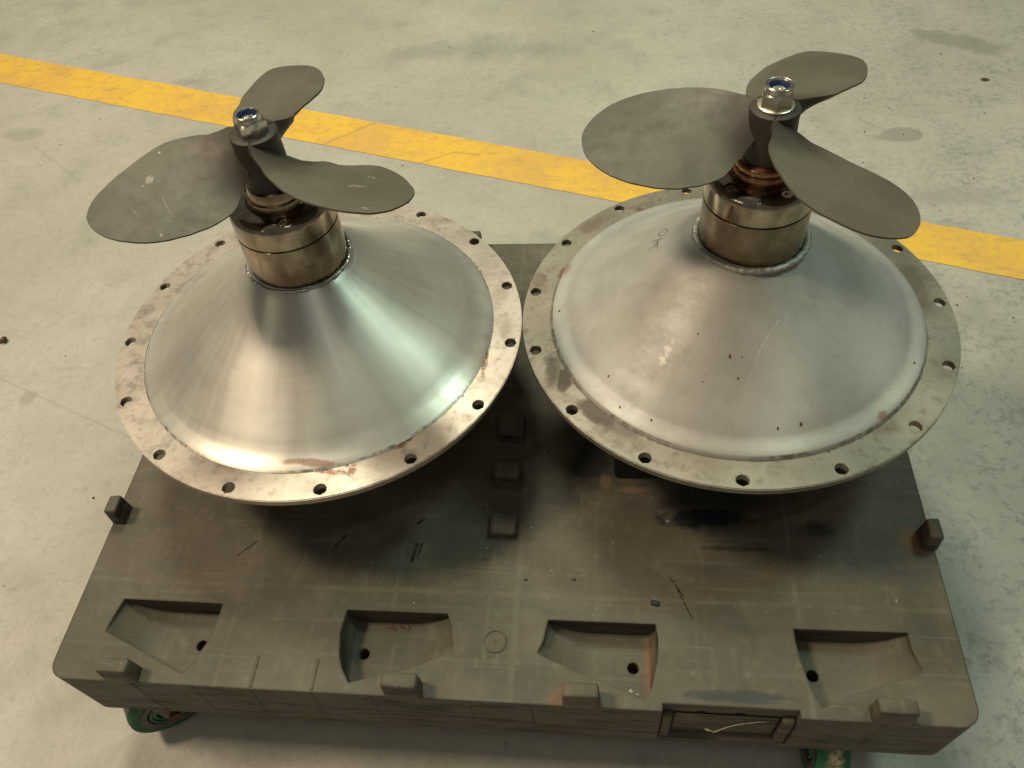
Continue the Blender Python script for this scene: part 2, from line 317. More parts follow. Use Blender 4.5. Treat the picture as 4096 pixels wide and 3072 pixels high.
def m_flange(left):
    t = NT("left_flange_steel" if left else "right_flange_steel")
    r, a, pv = t.polar()
    big = t.noise(12, 5, 0.65); mid = t.noise(48, 5, 0.7); fine = t.noise(300, 3, 0.6)
    if left:
        col = t.mix(t.map(big, 0.35, 0.65), (0.385, 0.33, 0.268), (0.51, 0.44, 0.365))
        col = t.mix(t.map(mid, 0.48, 0.72, 0, 0.65), col, (0.27, 0.215, 0.16))
        col = t.mix(t.map(t.noise(150, 4, 0.7), 0.56, 0.74, 0, 0.3), col, (0.20, 0.16, 0.12))
        dirt = t.mx(t.blob((0.255, 0.07, 0), (0.02, 0.035, 1), 0.6, 30, 0.8), t.blob((0.14, 0.245, 0), (0.06, 0.018, 1), 0.6, 25, 0.8), t.blob((0.27, 0.0, 0), (0.012, 0.05, 1), 0.8, 40, 0.8))
        col = t.mix(t.math('MULTIPLY', dirt, 0.5), col, (0.26, 0.22, 0.165))
        rough = t.map(mid, 0.3, 0.7, 0.36, 0.52); metal = 0.9
    else:
        col = t.mix(t.map(big, 0.35, 0.65), (0.225, 0.197, 0.150), (0.305, 0.27, 0.212))
        col = t.mix(t.map(mid, 0.47, 0.70, 0, 0.75), col, (0.150, 0.122, 0.085))
        col = t.mix(t.map(t.noise(15, 6, 0.75), 0.52, 0.66, 0, 0.55), col, (0.150, 0.112, 0.072))
        col = t.mix(t.map(t.noise(170, 4, 0.7), 0.56, 0.74, 0, 0.35), col, (0.12, 0.098, 0.07))
        grime = t.mx(t.blob((-0.185, -0.183, 0), (0.034, 0.017, 1), 0.55, 34, 0.35, 0.75), t.blob((-0.229, -0.128, 0), (0.012, 0.022, 1), 0.6, 50, 0.4),
                     t.math('MULTIPLY', t.blob((-0.15, -0.21, 0), (0.05, 0.02, 1), 1.0, 30, 0.8, 0.6), 0.6), t.math('MULTIPLY', t.blob((-0.245, -0.11, 0), (0.014, 0.04, 1), 0.9, 40, 0.8), 0.7),
                     t.math('MULTIPLY', t.blob((0.255, 0.06, 0), (0.028, 0.085, 1), 0.8, 25, 0.8), 0.9), t.math('MULTIPLY', t.blob((0.16, -0.20, 0), (0.04, 0.016, 1), 0.8, 40, 0.9), 0.5),
                     t.math('MULTIPLY', t.blob((-0.19, 0.20, 0), (0.05, 0.02, 1), 0.8, 30, 0.8, -0.8), 0.75), t.math('MULTIPLY', t.blob((-0.272, 0.07, 0), (0.014, 0.026, 1), 0.7, 40, 0.6), 0.6))
        col = t.mix(t.math('MULTIPLY', grime, 0.85), col, (0.085, 0.056, 0.034))
        rough = t.math('ADD', t.map(mid, 0.3, 0.7, 0.40, 0.56), t.math('MULTIPLY', grime, 0.15)); metal = t.math('SUBTRACT', 0.6, t.math('MULTIPLY', grime, 0.6))
    ring = t.math('MULTIPLY', weldring(t, r, 0.2508, 0.0022 if left else 0.0032, 90, 0.34, 0.6), t.map(t.noise(9, 3), 0.42 if left else 0.28, 0.56 if left else 0.46))
    ring = t.mx(ring, t.math('MULTIPLY', weldring(t, r, 0.2525, 0.004, 160, 0.5, 0.62), t.map(t.noise(11, 3), 0.5, 0.62)))
    col = t.mix(t.math('MULTIPLY', ring, 0.85), col, (0.09, 0.07, 0.045))
    rust = (t.mx(t.blob((0.05, -0.2435, 0), (0.055, 0.0055, 1), 0.6, 50, 0.4, 0.12), t.blob((0.098, -0.243, 0), (0.007, 0.014, 1), 0.8, 60, 0.6), t.blob((0.155, -0.199, 0), (0.026, 0.006, 1), 0.7, 50, 0.5, -0.72), t.blob((0.246, -0.062, 0), (0.006, 0.03, 1), 1.0, 60, 0.5))
            if left else t.mx(t.blob((-0.237, 0.083, 0), (0.008, 0.022, 1), 0.4, 30, 0.5, 0.3), t.blob((0.160, -0.188, 0), (0.016, 0.007, 1), 0.7, 50, 0.5, -0.7), t.blob((-0.10, 0.222, 0), (0.05, 0.008, 1), 0.6, 30, 0.6, 0.35)))
    rust = t.math('MULTIPLY', rust, t.map(t.noise(110, 4, 0.7), 0.36, 0.52, 0.1, 1))
    col = t.mix(t.math('MULTIPLY', rust, 0.8), col, t.mix(t.map(t.noise(70, 3), 0.4, 0.6), (0.22, 0.085, 0.04), (0.085, 0.038, 0.022)))
    t.bump(t.math('ADD', t.math('MULTIPLY', mid, 0.6), t.math('ADD', t.math('MULTIPLY', fine, 0.15), t.math('MULTIPLY', ring, -0.7))), 0.0009, 0.45)
    return t.done(col, rough, metal)

def m_cone(left):
    t = NT("left_cone_brushed_steel" if left else "right_cone_satin_steel")
    r, a, pv = t.polar()
    n1 = t.noise(9, 4, 0.6); mid = t.noise(40, 5, 0.65); fine = t.noise(260, 3, 0.7)
    circ = t.noise(1, 5, 0.65, t.xf(scale=(190, 1.4, 30), v=pv))     # turned rings
    rad = t.noise(1, 4, 0.6, t.xf(scale=(7, 9, 1), v=pv))            # streaks down the slope
    if left:
        col = t.mix(t.map(n1, 0.35, 0.65), (0.52, 0.488, 0.42), (0.60, 0.568, 0.495))
        col = t.mix(t.map(rad, 0.5, 0.75, 0, 0.16), col, (0.46, 0.43, 0.365))
        rough = t.math('ADD', t.map(rad, 0.35, 0.65, 0.36, 0.43), t.map(circ, 0.3, 0.7, -0.02, 0.02)); metal = 0.66
        scuff = t.mx(t.blob((0.205, -0.085, 0.02), (0.03, 0.022, 1), 0.6, 40, 0.7, 0.4), t.blob((-0.14, -0.12, .05), (0.05, 0.05, 1), 0.8, 14, 0.9))
        col = t.mix(t.math('MULTIPLY', scuff, 0.35), col, (0.36, 0.35, 0.31))
        rust = t.mx(t.blob((0.05, -0.237, 0.01), (0.05, 0.006, 1), 0.8, 50, 0.6))
        dots = None
        bl = 0.25
    else:
        col = t.mix(t.map(n1, 0.35, 0.65), (0.365, 0.345, 0.303), (0.45, 0.432, 0.39))
        col = t.mix(t.map(mid, 0.52, 0.75, 0, 0.4), col, (0.30, 0.275, 0.235))
        col = t.mix(t.map(t.noise(150, 4, 0.75), 0.55, 0.75, 0, 0.3), col, (0.26, 0.24, 0.205))
        col = t.mix(t.map(t.noise(22, 5, 0.7), 0.58, 0.72, 0, 0.35), col, (0.56, 0.545, 0.50))
        rough = t.math('ADD', t.map(mid, 0.3, 0.7, 0.54, 0.62), t.map(circ, 0.3, 0.7, -0.02, 0.02)); metal = 0.4
        scr = t.mx(t.seg((-0.0072, -0.1813, 0.0502), (0.0075, -0.1498, 0.074), 0.0011), t.seg((0.0075, -0.1498, 0.074), (0.0115, -0.1399, 0.0813), 0.0013), t.seg((0.0115, -0.1399, 0.0813), (0.0333, -0.1119, 0.0992), 0.0010))
        sm = t.mx(t.blob((-0.1040, -0.1390, 0.056), (0.006, 0.007, 0.02), 0.9, 90, 0.5), t.blob((-0.098, -0.131, 0.064), (0.008, 0.009, 0.02), 0.9, 90, 0.5), t.blob((-0.090, -0.1235, 0.071), (0.0055, 0.006, 0.02), 0.9, 90, 0.5))
        col = t.mix(t.mx(t.math('MULTIPLY', t.math('MULTIPLY', scr, t.map(t.noise(120, 3), .42, .6, .1, 1)), 0.40), t.math('MULTIPLY', t.math('MULTIPLY', sm, t.map(t.noise(130, 3, .7), .40, .58)), 0.7)), col, (0.80, 0.74, 0.64))
        pts = ((-0.0616, -0.1214, 0.0845, 2), (-0.0247, -0.1491, 0.0732, 3), (-0.0151, -0.1707, 0.0578, 2.4), (0.0585, -0.2121, 0.021, 3.2), (0.0311, -0.2181, 0.0208, 2.4), (-0.0564, -0.1712, 0.0511, 1.4),
               (-0.1704, -0.1383, 0.0215, 2), (-0.1174, -0.2013, 0.0124, 2.2), (-0.156, -0.1798, 0.0094, 2.2), (-0.2399, -0.0072, 0.0083, 2.4), (0.2159, -0.1037, 0.0085, 2.6), (-0.0105, -0.1497, 0.0739, 1.6))
        dots = None
        for x, y, z, s in pts:
            q = t.blob((x, y, z), (s * .0008, s * .0011, .006), 0.4, 200, 0.5)
            dots = q if dots is None else t.mx(dots, q)
        rust = t.mx(t.blob((0.160, -0.186, 0.004), (0.012, 0.006, 1), 0.7, 60, 0.5, -0.7), t.math('MULTIPLY', t.blob((-0.232, 0.083, 0.006), (0.008, 0.02, 1), 0.5, 30, 0.8, 0.3), 0.6))
    dk = t.map(t.voro(48), 0.05, 0.02)
    col = t.mix(t.math('MULTIPLY', dk, t.map(t.noise(18, 2), 0.52, 0.56)), col, (0.10, 0.08, 0.06))
    if dots is not None: col = t.mix(dots, col, (0.10, 0.035, 0.015))
    col = t.mix(t.math('MULTIPLY', rust, 0.7), col, (0.24, 0.10, 0.045))
    ring = t.math('MULTIPLY', weldring(t, r, 0.2505, 0.0022, 90, 0.34, 0.6), t.map(t.noise(9, 3), 0.42, 0.56))
    col = t.mix(t.math('MULTIPLY', ring, 0.8), col, (0.09, 0.07, 0.045))
    t.bump(t.math('ADD', t.math('MULTIPLY', mid, 0.5), t.math('ADD', t.math('MULTIPLY', fine, 0.12), t.math('MULTIPLY', circ, 0.05))), 0.0006, 0.25)
    tg = t.n.new("ShaderNodeTangent"); tg.direction_type = 'RADIAL'; tg.axis = 'Z'
    t.l.new(tg.outputs[0], t.b.inputs["Tangent"]); t.b.inputs["Anisotropic"].default_value = 0.62 if left else 0.35
    t.b.inputs["Anisotropic Rotation"].default_value = 0.25
    return t.done(col, rough, metal)

def m_polished(name, c0, c1, r0, r1, bands=True):
    t = NT(name)
    r, a, pv = t.polar()
    st = t.noise(1, 4, 0.6, t.xf(scale=(5, 3.0, 40), v=pv)); b = t.noise(26, 5, 0.65)
    turned = t.noise(1, 3, 0.6, t.xf(scale=(20, 0.6, 900), v=pv))
    col = t.mix(t.map(st, 0.35, 0.65), c0, c1)
    col = t.mix(t.map(b, 0.52, 0.75, 0, 0.55), col, tuple(x * 0.55 for x in c0))
    band = t.math('MULTIPLY', t.map(t.math('ADD', t.sep()[2], t.math('MULTIPLY', t.math('SUBTRACT', b, .5), .012)), 0.172, 0.152), 0.55)
    col = t.mix(band, col, tuple(x * y for x, y in zip(c0, (0.62, 0.52, 0.42))))
    t.bump(t.math('ADD', turned, t.math('MULTIPLY', b, 0.8)), 0.0003, 0.25)
    tg = t.n.new("ShaderNodeTangent"); tg.direction_type = 'RADIAL'; tg.axis = 'Z'
    t.l.new(tg.outputs[0], t.b.inputs["Tangent"]); t.b.inputs["Anisotropic"].default_value = 0.35; t.b.inputs["Anisotropic Rotation"].default_value = 0.25
    return t.done(col, t.map(b, 0.3, 0.7, r0, r1), 1.0)

def m_blade(left):
    t = NT("left_weathered_bronze" if left else "right_weathered_bronze")
    a = t.noise(11, 5, 0.6); b = t.noise(55, 5, 0.7); f = t.noise(340, 3, 0.6)
    col = t.mix(t.map(a, 0.35, 0.66), (0.082, 0.069, 0.047), (0.112, 0.097, 0.069))
    col = t.mix(t.map(b, 0.5, 0.75, 0, 0.35), col, (0.062, 0.054, 0.040))
    v = t.voro(30)
    col = t.mix(t.math('MULTIPLY', t.map(v, 0.06, 0.03), t.map(t.noise(13, 2), 0.58, 0.63)), col, (0.45, 0.40, 0.31))
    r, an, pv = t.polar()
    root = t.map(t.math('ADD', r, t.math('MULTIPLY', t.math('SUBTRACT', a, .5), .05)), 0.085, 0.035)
    col = t.mix(t.math('MULTIPLY', root, 0.85), col, (0.036, 0.025, 0.018))  # shade between hub and blade roots, painted in as dark brown
    # chip of bare metal
    if left:
        chip = t.mx(t.blob((-0.1137, -0.0522, 0.2953), (0.0050, 0.0068, .03), 0.2, 90, 0.4), t.blob((-0.0789, -0.1272, 0.2774), (0.0022, 0.003, .02), 0.3, 90, 0.5),
                    t.math('MULTIPLY', t.seg((-0.0935, -0.0743, 0.2879), (-0.0792, -0.0945, 0.2817), 0.0008), 0.4), t.math('MULTIPLY', t.seg((-0.1201, -0.0968, 0.2878), (-0.109, -0.1045, 0.2852), 0.0011), 0.35),
                    t.math('MULTIPLY', t.blob((0.1255, -0.0565, 0.289), (0.014, 0.0035, .02), 1.2, 140, 0.6), 0.5), t.math('MULTIPLY', t.blob((0.1472, -0.1032, 0.2954), (0.006, 0.003, .02), 0.8, 120, 0.6), 0.7),
                    t.math('MULTIPLY', t.blob((0.1395, -0.033, 0.283), (0.010, 0.003, .02), 1.0, 120, 0.6, 0.5), 0.5))
        col = t.mix(t.math('MULTIPLY', chip, t.map(t.noise(300, 3, 0.7), 0.34, 0.56, 0.1, 0.8)), col, (0.34, 0.30, 0.23))
    else:
        dk = t.math('MULTIPLY', t.blob((-0.09, -0.05, 0.28), (0.02, 0.06, 1), 0.6, 20, 0.8), 0.35)
        col = t.mix(dk, col, (0.05, 0.045, 0.035))
    t.bump(t.math('ADD', t.math('MULTIPLY', b, 0.7), t.math('MULTIPLY', f, 0.3)), 0.0007, 0.5)
    return t.done(col, t.map(b, 0.3, 0.7, 0.50, 0.62), 0.12, 0.4)

def m_simple(name, c, rough, metal=0.0, var=0.25, scale=40, bump=0.3, spec=None):
    t = NT(name)
    n = t.noise(scale, 5, 0.65)
    col = t.mix(t.map(n, 0.35, 0.7), c, tuple(x * (1 - var * 1.6) for x in c))
    t.bump(n, 0.0006, bump)
    return t.done(col, t.map(n, 0.3, 0.7, rough * 0.9, rough * 1.15), metal, spec)

def m_tread():
    t = NT("dusty_green_polyurethane")
    o = t.sep()
    n = t.noise(60, 5, 0.7); n2 = t.noise(150, 4, 0.7)
    col = t.mix(t.map(n, 0.35, 0.7), (0.018, 0.120, 0.048), (0.024, 0.090, 0.038))
    dust = t.math('MULTIPLY', t.map(t.math('ADD', t.math('ABSOLUTE', o[2]), t.math('MULTIPLY', t.math('SUBTRACT', n, .5), .03)), 0.015, 0.004), t.map(n2, 0.3, 0.5, 0.5, 1))
    col = t.mix(dust, col, t.mix(t.map(n2, 0.4, 0.65), (0.20, 0.17, 0.11), (0.46, 0.41, 0.30)))
    t.bump(n2, 0.0015, 0.7)
    return t.done(col, 0.6, 0, 0.35)

MF, ML, MD = m_floor(), m_line(), m_deck()
MBL_L, MBL_R = m_blade(True), m_blade(False)
MCYL = m_polished("polished_housing_steel", (0.275, 0.225, 0.172), (0.41, 0.355, 0.29), 0.09, 0.20)
MCYL2 = m_polished("stained_housing_steel", (0.225, 0.183, 0.136), (0.31, 0.26, 0.20), 0.22, 0.34)
MCOP = m_polished("browned_copper_ring", (0.36, 0.17, 0.085), (0.48, 0.26, 0.14), 0.18, 0.32)
MCOL = m_polished("browned_steel_ring", (0.33, 0.25, 0.17), (0.45, 0.36, 0.26), 0.18, 0.30)
MCHR = m_simple("bright_nut_steel", (0.66, 0.62, 0.54), 0.22, 1.0, 0.15, 60, 0.15)
MWSH = m_simple("washer_steel", (0.72, 0.66, 0.54), 0.33, 0.9, 0.15, 60, 0.2)
MNYL = m_simple("blue_nylon", (0.010, 0.028, 0.11), 0.35, 0.0, 0.15, 60, 0.1)
MWLD = m_simple("weld_bead_steel", (0.50, 0.47, 0.41), 0.30, 0.95, 0.2, 90, 0.9)
MWLD2 = m_simple("dull_weld_bead", (0.45, 0.42, 0.37), 0.5, 0.5, 0.25, 160, 0.8)
MBLK = m_simple("black_oily_steel", (0.012, 0.012, 0.011), 0.5, 0.0, 0.3, 30, 0.4)
MZNC = m_simple("dull_zinc_steel", (0.17, 0.145, 0.11), 0.55, 0.4, 0.3, 40, 0.3)
MRST = m_simple("rusty_bolt_steel", (0.13, 0.055, 0.034), 0.7, 0.2, 0.4, 120, 0.6)
MGRN = m_simple("green_wheel_core", (0.018, 0.125, 0.055), 0.5, 0.0, 0.2, 50, 0.3)
MGRY = m_simple("grey_wheel_face", (0.115, 0.10, 0.08), 0.6, 0.0, 0.3, 60, 0.4)
MTRD = m_tread()
MCHK = m_simple("pale_chalk", (0.80, 0.74, 0.58), 0.8, 0, 0.3, 200, 0.4)
MINK = m_simple("grey_marker_ink", (0.16, 0.14, 0.11), 0.6, 0, 0.3, 200, 0.2)
MGRT = m_simple("grit", (0.34, 0.31, 0.25), 0.7, 0, 0.5, 200, 0.3)
MDGR = m_simple("dark_grit", (0.05, 0.042, 0.032), 0.7, 0, 0.5, 200, 0.3)
MCRM = m_simple("rust_crumbs", (0.15, 0.065, 0.038), 0.8, 0, 0.4, 200, 0.5)

# ------------------------------------------------------------------ floor and painted line
bm = bmesh.new()
vs = [bm.verts.new(p) for p in ((-7, -5, 0), (9, -5, 0), (9, 11, 0), (-7, 11, 0))]
bm.faces.new(vs)
tag(link("floor", bm, MF, smooth=False), kind='structure')

A0, A1 = Vector((-1.336, 2.142)), Vector((1.671, 1.136))
B0, B1 = Vector((-1.240, 1.955)), Vector((1.633, 1.011))
bm = bmesh.new()
N = 400; top = []; bot = []
for i in range(N + 1):
    s = -1.0 + 3.0 * i / N
    a = A0.lerp(A1, s); b = B0.lerp(B1, s)
    j1 = 0.0022 * mnoise.noise(Vector((s * 60, 3.1, 0))) + 0.0015 * mnoise.noise(Vector((s * 210, 7.7, 0)))
    j2 = 0.0022 * mnoise.noise(Vector((s * 60, 9.3, 0))) + 0.0015 * mnoise.noise(Vector((s * 210, 1.2, 0)))
    top.append(bm.verts.new((a.x, a.y + j1, 0.0012))); bot.append(bm.verts.new((b.x, b.y + j2, 0.0012)))
for i in range(N):
    bm.faces.new((bot[i], bot[i + 1], top[i + 1], top[i]))
tag(link("floor_line", bm, ML, smooth=False), kind='structure')

# ------------------------------------------------------------------ the plastic dolly
dolly = empty("plastic_dolly", (W / 2, D / 2, 0), "dark grey moulded plastic dolly on green wheels carrying both propeller units", "dolly")
OFF = Vector((-W / 2, -D / 2, DZ))
def dpart(name, bm, mat, smooth=True, angle=35):
    return link(name, bm, mat, dolly, smooth, angle, OFF)

def rounded(x0, x1, y0, y1, r, n=7):
    pts = []
    for cx, cy, a0 in ((x1 - r, y0 + r, -90), (x1 - r, y1 - r, 0), (x0 + r, y1 - r, 90), (x0 + r, y0 + r, 180)):
        for i in range(n): 
            a = radians(a0 + 90 * i / (n - 1)); pts.append((cx + r * cos(a), cy + r * sin(a)))
    return pts

def boolean(obj, cutters):
    for c in cutters:
        md = obj.modifiers.new("cut", 'BOOLEAN'); md.operation = 'DIFFERENCE'; md.solver = 'EXACT'; md.object = c
    dg = bpy.context.evaluated_depsgraph_get()
    me = bpy.data.meshes.new_from_object(obj.evaluated_get(dg))
    obj.modifiers.clear(); obj.data = me
    for c in cutters: bpy.data.objects.remove(c)

def pocket(outline_lo, outline_hi, x_deep, x_ramp, depth=0.040):
    """recess whose floor is flat at the deep end and curves up to the deck at the other"""
    bm = bmesh.new(); 
    lo = sorted(outline_lo); hi = sorted(outline_hi)
    def ev(pl, x):
        for (xa, ya), (xb, yb) in zip(pl, pl[1:]):
            if xa <= x <= xb: return ya + (yb - ya) * (x - xa) / max(1e-9, xb - xa)
        return pl[0][1] if x < pl[0][0] else pl[-1][1]
    xs = sorted(set([p[0] for p in lo + hi] + [min(x_deep, x_ramp) + abs(x_deep - x_ramp) * i / 16 for i in range(17)] + [x_deep + (x_ramp - x_deep) * q for q in (.004, .012, .025, .045)]))
    rows = []
    for x in xs:
        u = min(1, max(0, (x - x_deep) / (x_ramp - x_deep)))
        v = max(0, (u - 0.52) / 0.48)
        dr = math.sqrt(min(1.0, (u + 0.003) / 0.075))
        z = -depth * (1 - v * v) * dr - 0.0004
        a, b = ev(lo, x), ev(hi, x)
        if b - a < 0.0006: a, b = (a + b) / 2 - 0.0003, (a + b) / 2 + 0.0003
        rows.append([bm.verts.new((x, a, z)), bm.verts.new((x, b, z)), bm.verts.new((x, b, 0.02)), bm.verts.new((x, a, 0.02))])
    for p, q in zip(rows, rows[1:]):
        for i in range(4): bm.faces.new((p[i], q[i], q[(i + 1) % 4], p[(i + 1) % 4]))
    bm.faces.new(rows[0][::-1]); bm.faces.new(rows[-1])
    bmesh.ops.recalc_face_normals(bm, faces=bm.faces)
    return link("cutter", bm, None, smooth=False)

bm = bmesh.new()
prism(bm, rounded(0, W, 0, D, 0.024), -BODY, 0)
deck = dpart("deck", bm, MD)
cut = []
P1 = ([(0.0565, 0.067), (0.1871, 0.0147), (0.1975, 0.033), (0.2072, 0.0575), (0.2108, 0.078), (0.2125, 0.098)], [(0.0565, 0.0675), (0.0612, 0.093), (0.0657, 0.1138), (0.2125, 0.1128)])
P2 = ([(0.3889, 0.078), (0.3935, 0.050), (0.4, 0.0335), (0.4136, 0.0144), (0.5058, 0.0437), (0.5445, 0.060)], [(0.3889, 0.082), (0.3915, 0.1116), (0.5313, 0.1119), (0.5385, 0.0966), (0.5445, 0.066)])
P3 = ([(0.6549, 0.0642), (0.7036, 0.0442), (0.7932, 0.0136), (0.8013, 0.0306), (0.8085, 0.062), (0.8105, 0.085)], [(0.6549, 0.0648), (0.6621, 0.0808), (0.6672, 0.1095), (0.808, 0.1097), (0.8105, 0.092)])
P4 = ([(0.9828, 0.095), (0.9861, 0.0675), (0.9925, 0.0404), (1.0031, 0.0144), (1.0438, 0.0326), (1.131, 0.0624)], [(0.9828, 0.1113), (1.123, 0.1125), (1.1232, 0.0928), (1.131, 0.0634)])
cut.append(pocket(*P1, 0.212, 0.0565)); cut.append(pocket(*P2, 0.389, 0.5445))
cut.append(pocket(*P3, 0.8105, 0.6549)); cut.append(pocket(*P4, 0.983, 1.131))
bm = bmesh.new()
for c in ((0.1810, 0.0665), (0.4150, 0.0660), (0.7795, 0.0645), (1.0075, 0.0660)): cyl(bm, c, 0.0076, -0.075, 0.02)
cut.append(link("cutter", bm, None, smooth=False))
bm = bmesh.new(); box(bm, 0.8125, 0.977, -0.02, 0.0098, -0.112, 0.02)
cut.append(link("cutter", bm, None, smooth=False))
bm = bmesh.new()
for x in (0.857, 0.905): box(bm, x, x + 0.011, -0.02, 0.0125, -0.030, -0.022)
cut.append(link("cutter", bm, None, smooth=False))
for c in cut: c.parent = dolly; c.location = OFF
boolean(deck, cut)
deck.data.materials.clear(); deck.data.materials.append(MD)
bv = deck.modifiers.new("soft_edges", 'BEVEL'); bv.width = 0.0042; bv.segments = 3; bv.limit_method = 'ANGLE'; bv.angle_limit = radians(40); bv.harden_normals = False
for p in deck.data.polygons: p.use_smooth = True
deck.data.set_sharp_from_angle(angle=radians(40))

# lugs that hold the next dolly of a stack
for x0, x1, y0, y1 in ((0.084, 0.130, 0.0, 0.021), (0.4630, 0.5115, 0.0, 0.021), (0.6895, 0.7360, 0.0, 0.021), (1.0570, 1.1050, 0.0, 0.021),
                       (-0.0005, 0.021, 0.2305, 0.262), (1.1655, 1.1865, 0.2285, 0.260), (0.4630, 0.5065, D - 0.019, D + 0.0005)):
    bm = bmesh.new(); box(bm, x0, x1, y0 - 0.0005, y1, -0.004, 0.036, 0.0035, 2, 0.0015)
    for v in bm.verts:
        if v.co.z > 0.01: v.co += Vector((mnoise.noise(v.co * 60), mnoise.noise(v.co * 60 + Vector((5, 0, 0))), mnoise.noise(v.co * 60 + Vector((0, 9, 0))))) * 0.0016
    dpart("stacking_lug", bm, MD)
bm = bmesh.new(); box(bm, 0.577, 0.6175, 0.307, 0.336, -0.004, 0.036, 0.003, 2, 0.001); dpart("centre_block", bm, MD)
bm = bmesh.new(); box(bm, 0.576, 0.617, 0.392, 0.430, -0.004, 0.030, 0.003, 2, 0.001); dpart("centre_block", bm, MD)
bm = bmesh.new(); v8 = box(bm, 0.577, 0.6165, 0.227, 0.262, -0.004, 0.013, 0.0025, 2, 0.001); dpart("low_pad", bm, MD)
# raised mould mark
bm = bmesh.new()
n = 40
for rr, z1 in ((0.0146, 0.0013),):
    lathe(bm, [(rr - 0.0013, -0.001), (rr - 0.0008, z1), (rr + 0.0008, z1), (rr + 0.0013, -0.001)], n)
bmesh.ops.translate(bm, vec=(0.599, 0.077, 0), verts=bm.verts)
bmesh.ops.recalc_face_normals(bm, faces=bm.faces); dpart("mould_mark", bm, MD)
bm = bmesh.new(); lathe(bm, [(0.0001, 0.0012), (0.002, 0.0008), (0.003, -0.0005)], 12)
bmesh.ops.translate(bm, vec=(0.599, 0.077, 0), verts=bm.verts); bmesh.ops.recalc_face_normals(bm, faces=bm.faces); dpart("mould_mark", bm, MD)
# ribs on the front face
for xt, xb in ((0.118, 0.116), (0.201, 0.196), (0.2825, 0.268), (0.3635, 0.3555), (0.4435, 0.4365), (0.5714, 0.5640), (1.030, 1.024), (1.075, 1.07)):
    bm = bmesh.new()
    vs = [bm.verts.new(p) for p in ((xb - .0020, -.0012, -BODY + .004), (xb + .0020, -.0012, -BODY + .004), (xt + .0020, -.0012, -0.006), (xt - .0020, -.0012, -0.006),
                                    (xb - .0060, .001, -BODY + .004), (xb + .0060, .001, -BODY + .004), (xt + .0060, .001, -0.005), (xt - .0060, .001, -0.005))]
    for f in ((0, 1, 2, 3), (4, 0, 3, 7), (1, 5, 6, 2), (3, 2, 6, 7), (4, 5, 1, 0)): bm.faces.new([vs[i] for i in f])
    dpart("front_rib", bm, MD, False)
for xt in (0.2845, 0.3665):
    bm = bmesh.new(); box(bm, xt - 0.0022, xt + 0.0022, 0.002, 0.043, -0.002, 0.0013, 0.0008, 1); dpart("top_rib", bm, MD)
# open joint in the front skin
bm = bmesh.new(); box(bm, 0.6488, 0.6506, -0.0009, 0.002, -0.122, -0.022); dpart("front_joint", bm, MBLK, False)
# handle recess: end blocks and lip
for x0, x1 in ((0.8135, 0.8275), (0.9600, 0.9765)):
    bm = bmesh.new(); box(bm, x0, x1, 0.0012, 0.011, -0.1125, -0.026, 0.004, 2); dpart("handle_block", bm, MD)
bm = bmesh.new(); box(bm, 0.8285, 0.9590, 0.0072, 0.0105, -0.0955, -0.0285, 0.0022, 2); dpart("handle_panel", bm, MD)
# chalk tick
def ribbon(bm, pts, widths, up):
    """thin ribbon of chalk or ink through pts, lying against a surface with normal up"""
    prev = None
    for i, p in enumerate(pts):
        p = Vector(p); d = (Vector(pts[min(i + 1, len(pts) - 1)]) - Vector(pts[max(i - 1, 0)])).normalized()
        s = d.cross(up).normalized() * widths[i]
        a, b = bm.verts.new(p + s), bm.verts.new(p - s)
        if prev: bm.faces.new((prev[0], prev[1], b, a))
        prev = (a, b)
bm = bmesh.new()
tick = [(0.8730, -0.0860), (0.8790, -0.0945), (0.8855, -0.0995), (0.8905, -0.0905), (0.8985, -0.0760), (0.9090, -0.0630), (0.9210, -0.0525), (0.9330, -0.0455), (0.9440, -0.0425)]
ribbon(bm, [(x, 0.0067, z) for x, z in tick], [0.0025, 0.0031, 0.0034, 0.0024, 0.0021, 0.0020, 0.0019, 0.0018, 0.0011], Vector((0, -1, 0)))
dpart("chalk_tick", bm, MCHK, False)

# casters
def make_wheel(parent):
    bm = bmesh.new()     # tyre, axis = local z
    lathe(bm, [(0.045, -0.021), (0.055, -0.0225), (0.060, -0.020), (0.0622, -0.012), (0.0625, 0), (0.0622, 0.012), (0.060, 0.020), (0.055, 0.0225), (0.045, 0.021), (0.045, -0.021)], 56)
    bmesh.ops.recalc_face_normals(bm, faces=bm.faces)
    w = link("wheel", bm, MTRD, parent, True, 50)
    bm = bmesh.new()
    for s in (1, -1):
        lathe(bm, [(0.034, s * 0.0222), (0.0325, s * 0.0235), (0.030, s * 0.0232), (0.029, s * 0.020)], 48)
        lathe(bm, [(0.030, s * 0.0205), (0.0235, s * 0.0225), (0.022, s * 0.019), (0.021, s * 0.009), (0.011, s * 0.007), (0.0105, s * 0.024), (0.0, s * 0.024)], 48)
    bmesh.ops.recalc_face_normals(bm, faces=bm.faces)
    br_ = bmesh.new()
    for s in (1, -1): lathe(br_, [(0.0470, s * 0.0222), (0.0462, s * 0.0230), (0.0370, s * 0.0230), (0.0360, s * 0.0215)], 48)
    bmesh.ops.recalc_face_normals(br_, faces=br_.faces)
    rg_ = link("wheel_ring", br_, MGRY, parent, True, 40)
    rg_.location = (0, 0, 0.0625); rg_.rotation_euler = (pi / 2, 0, 0)
    return w, bm
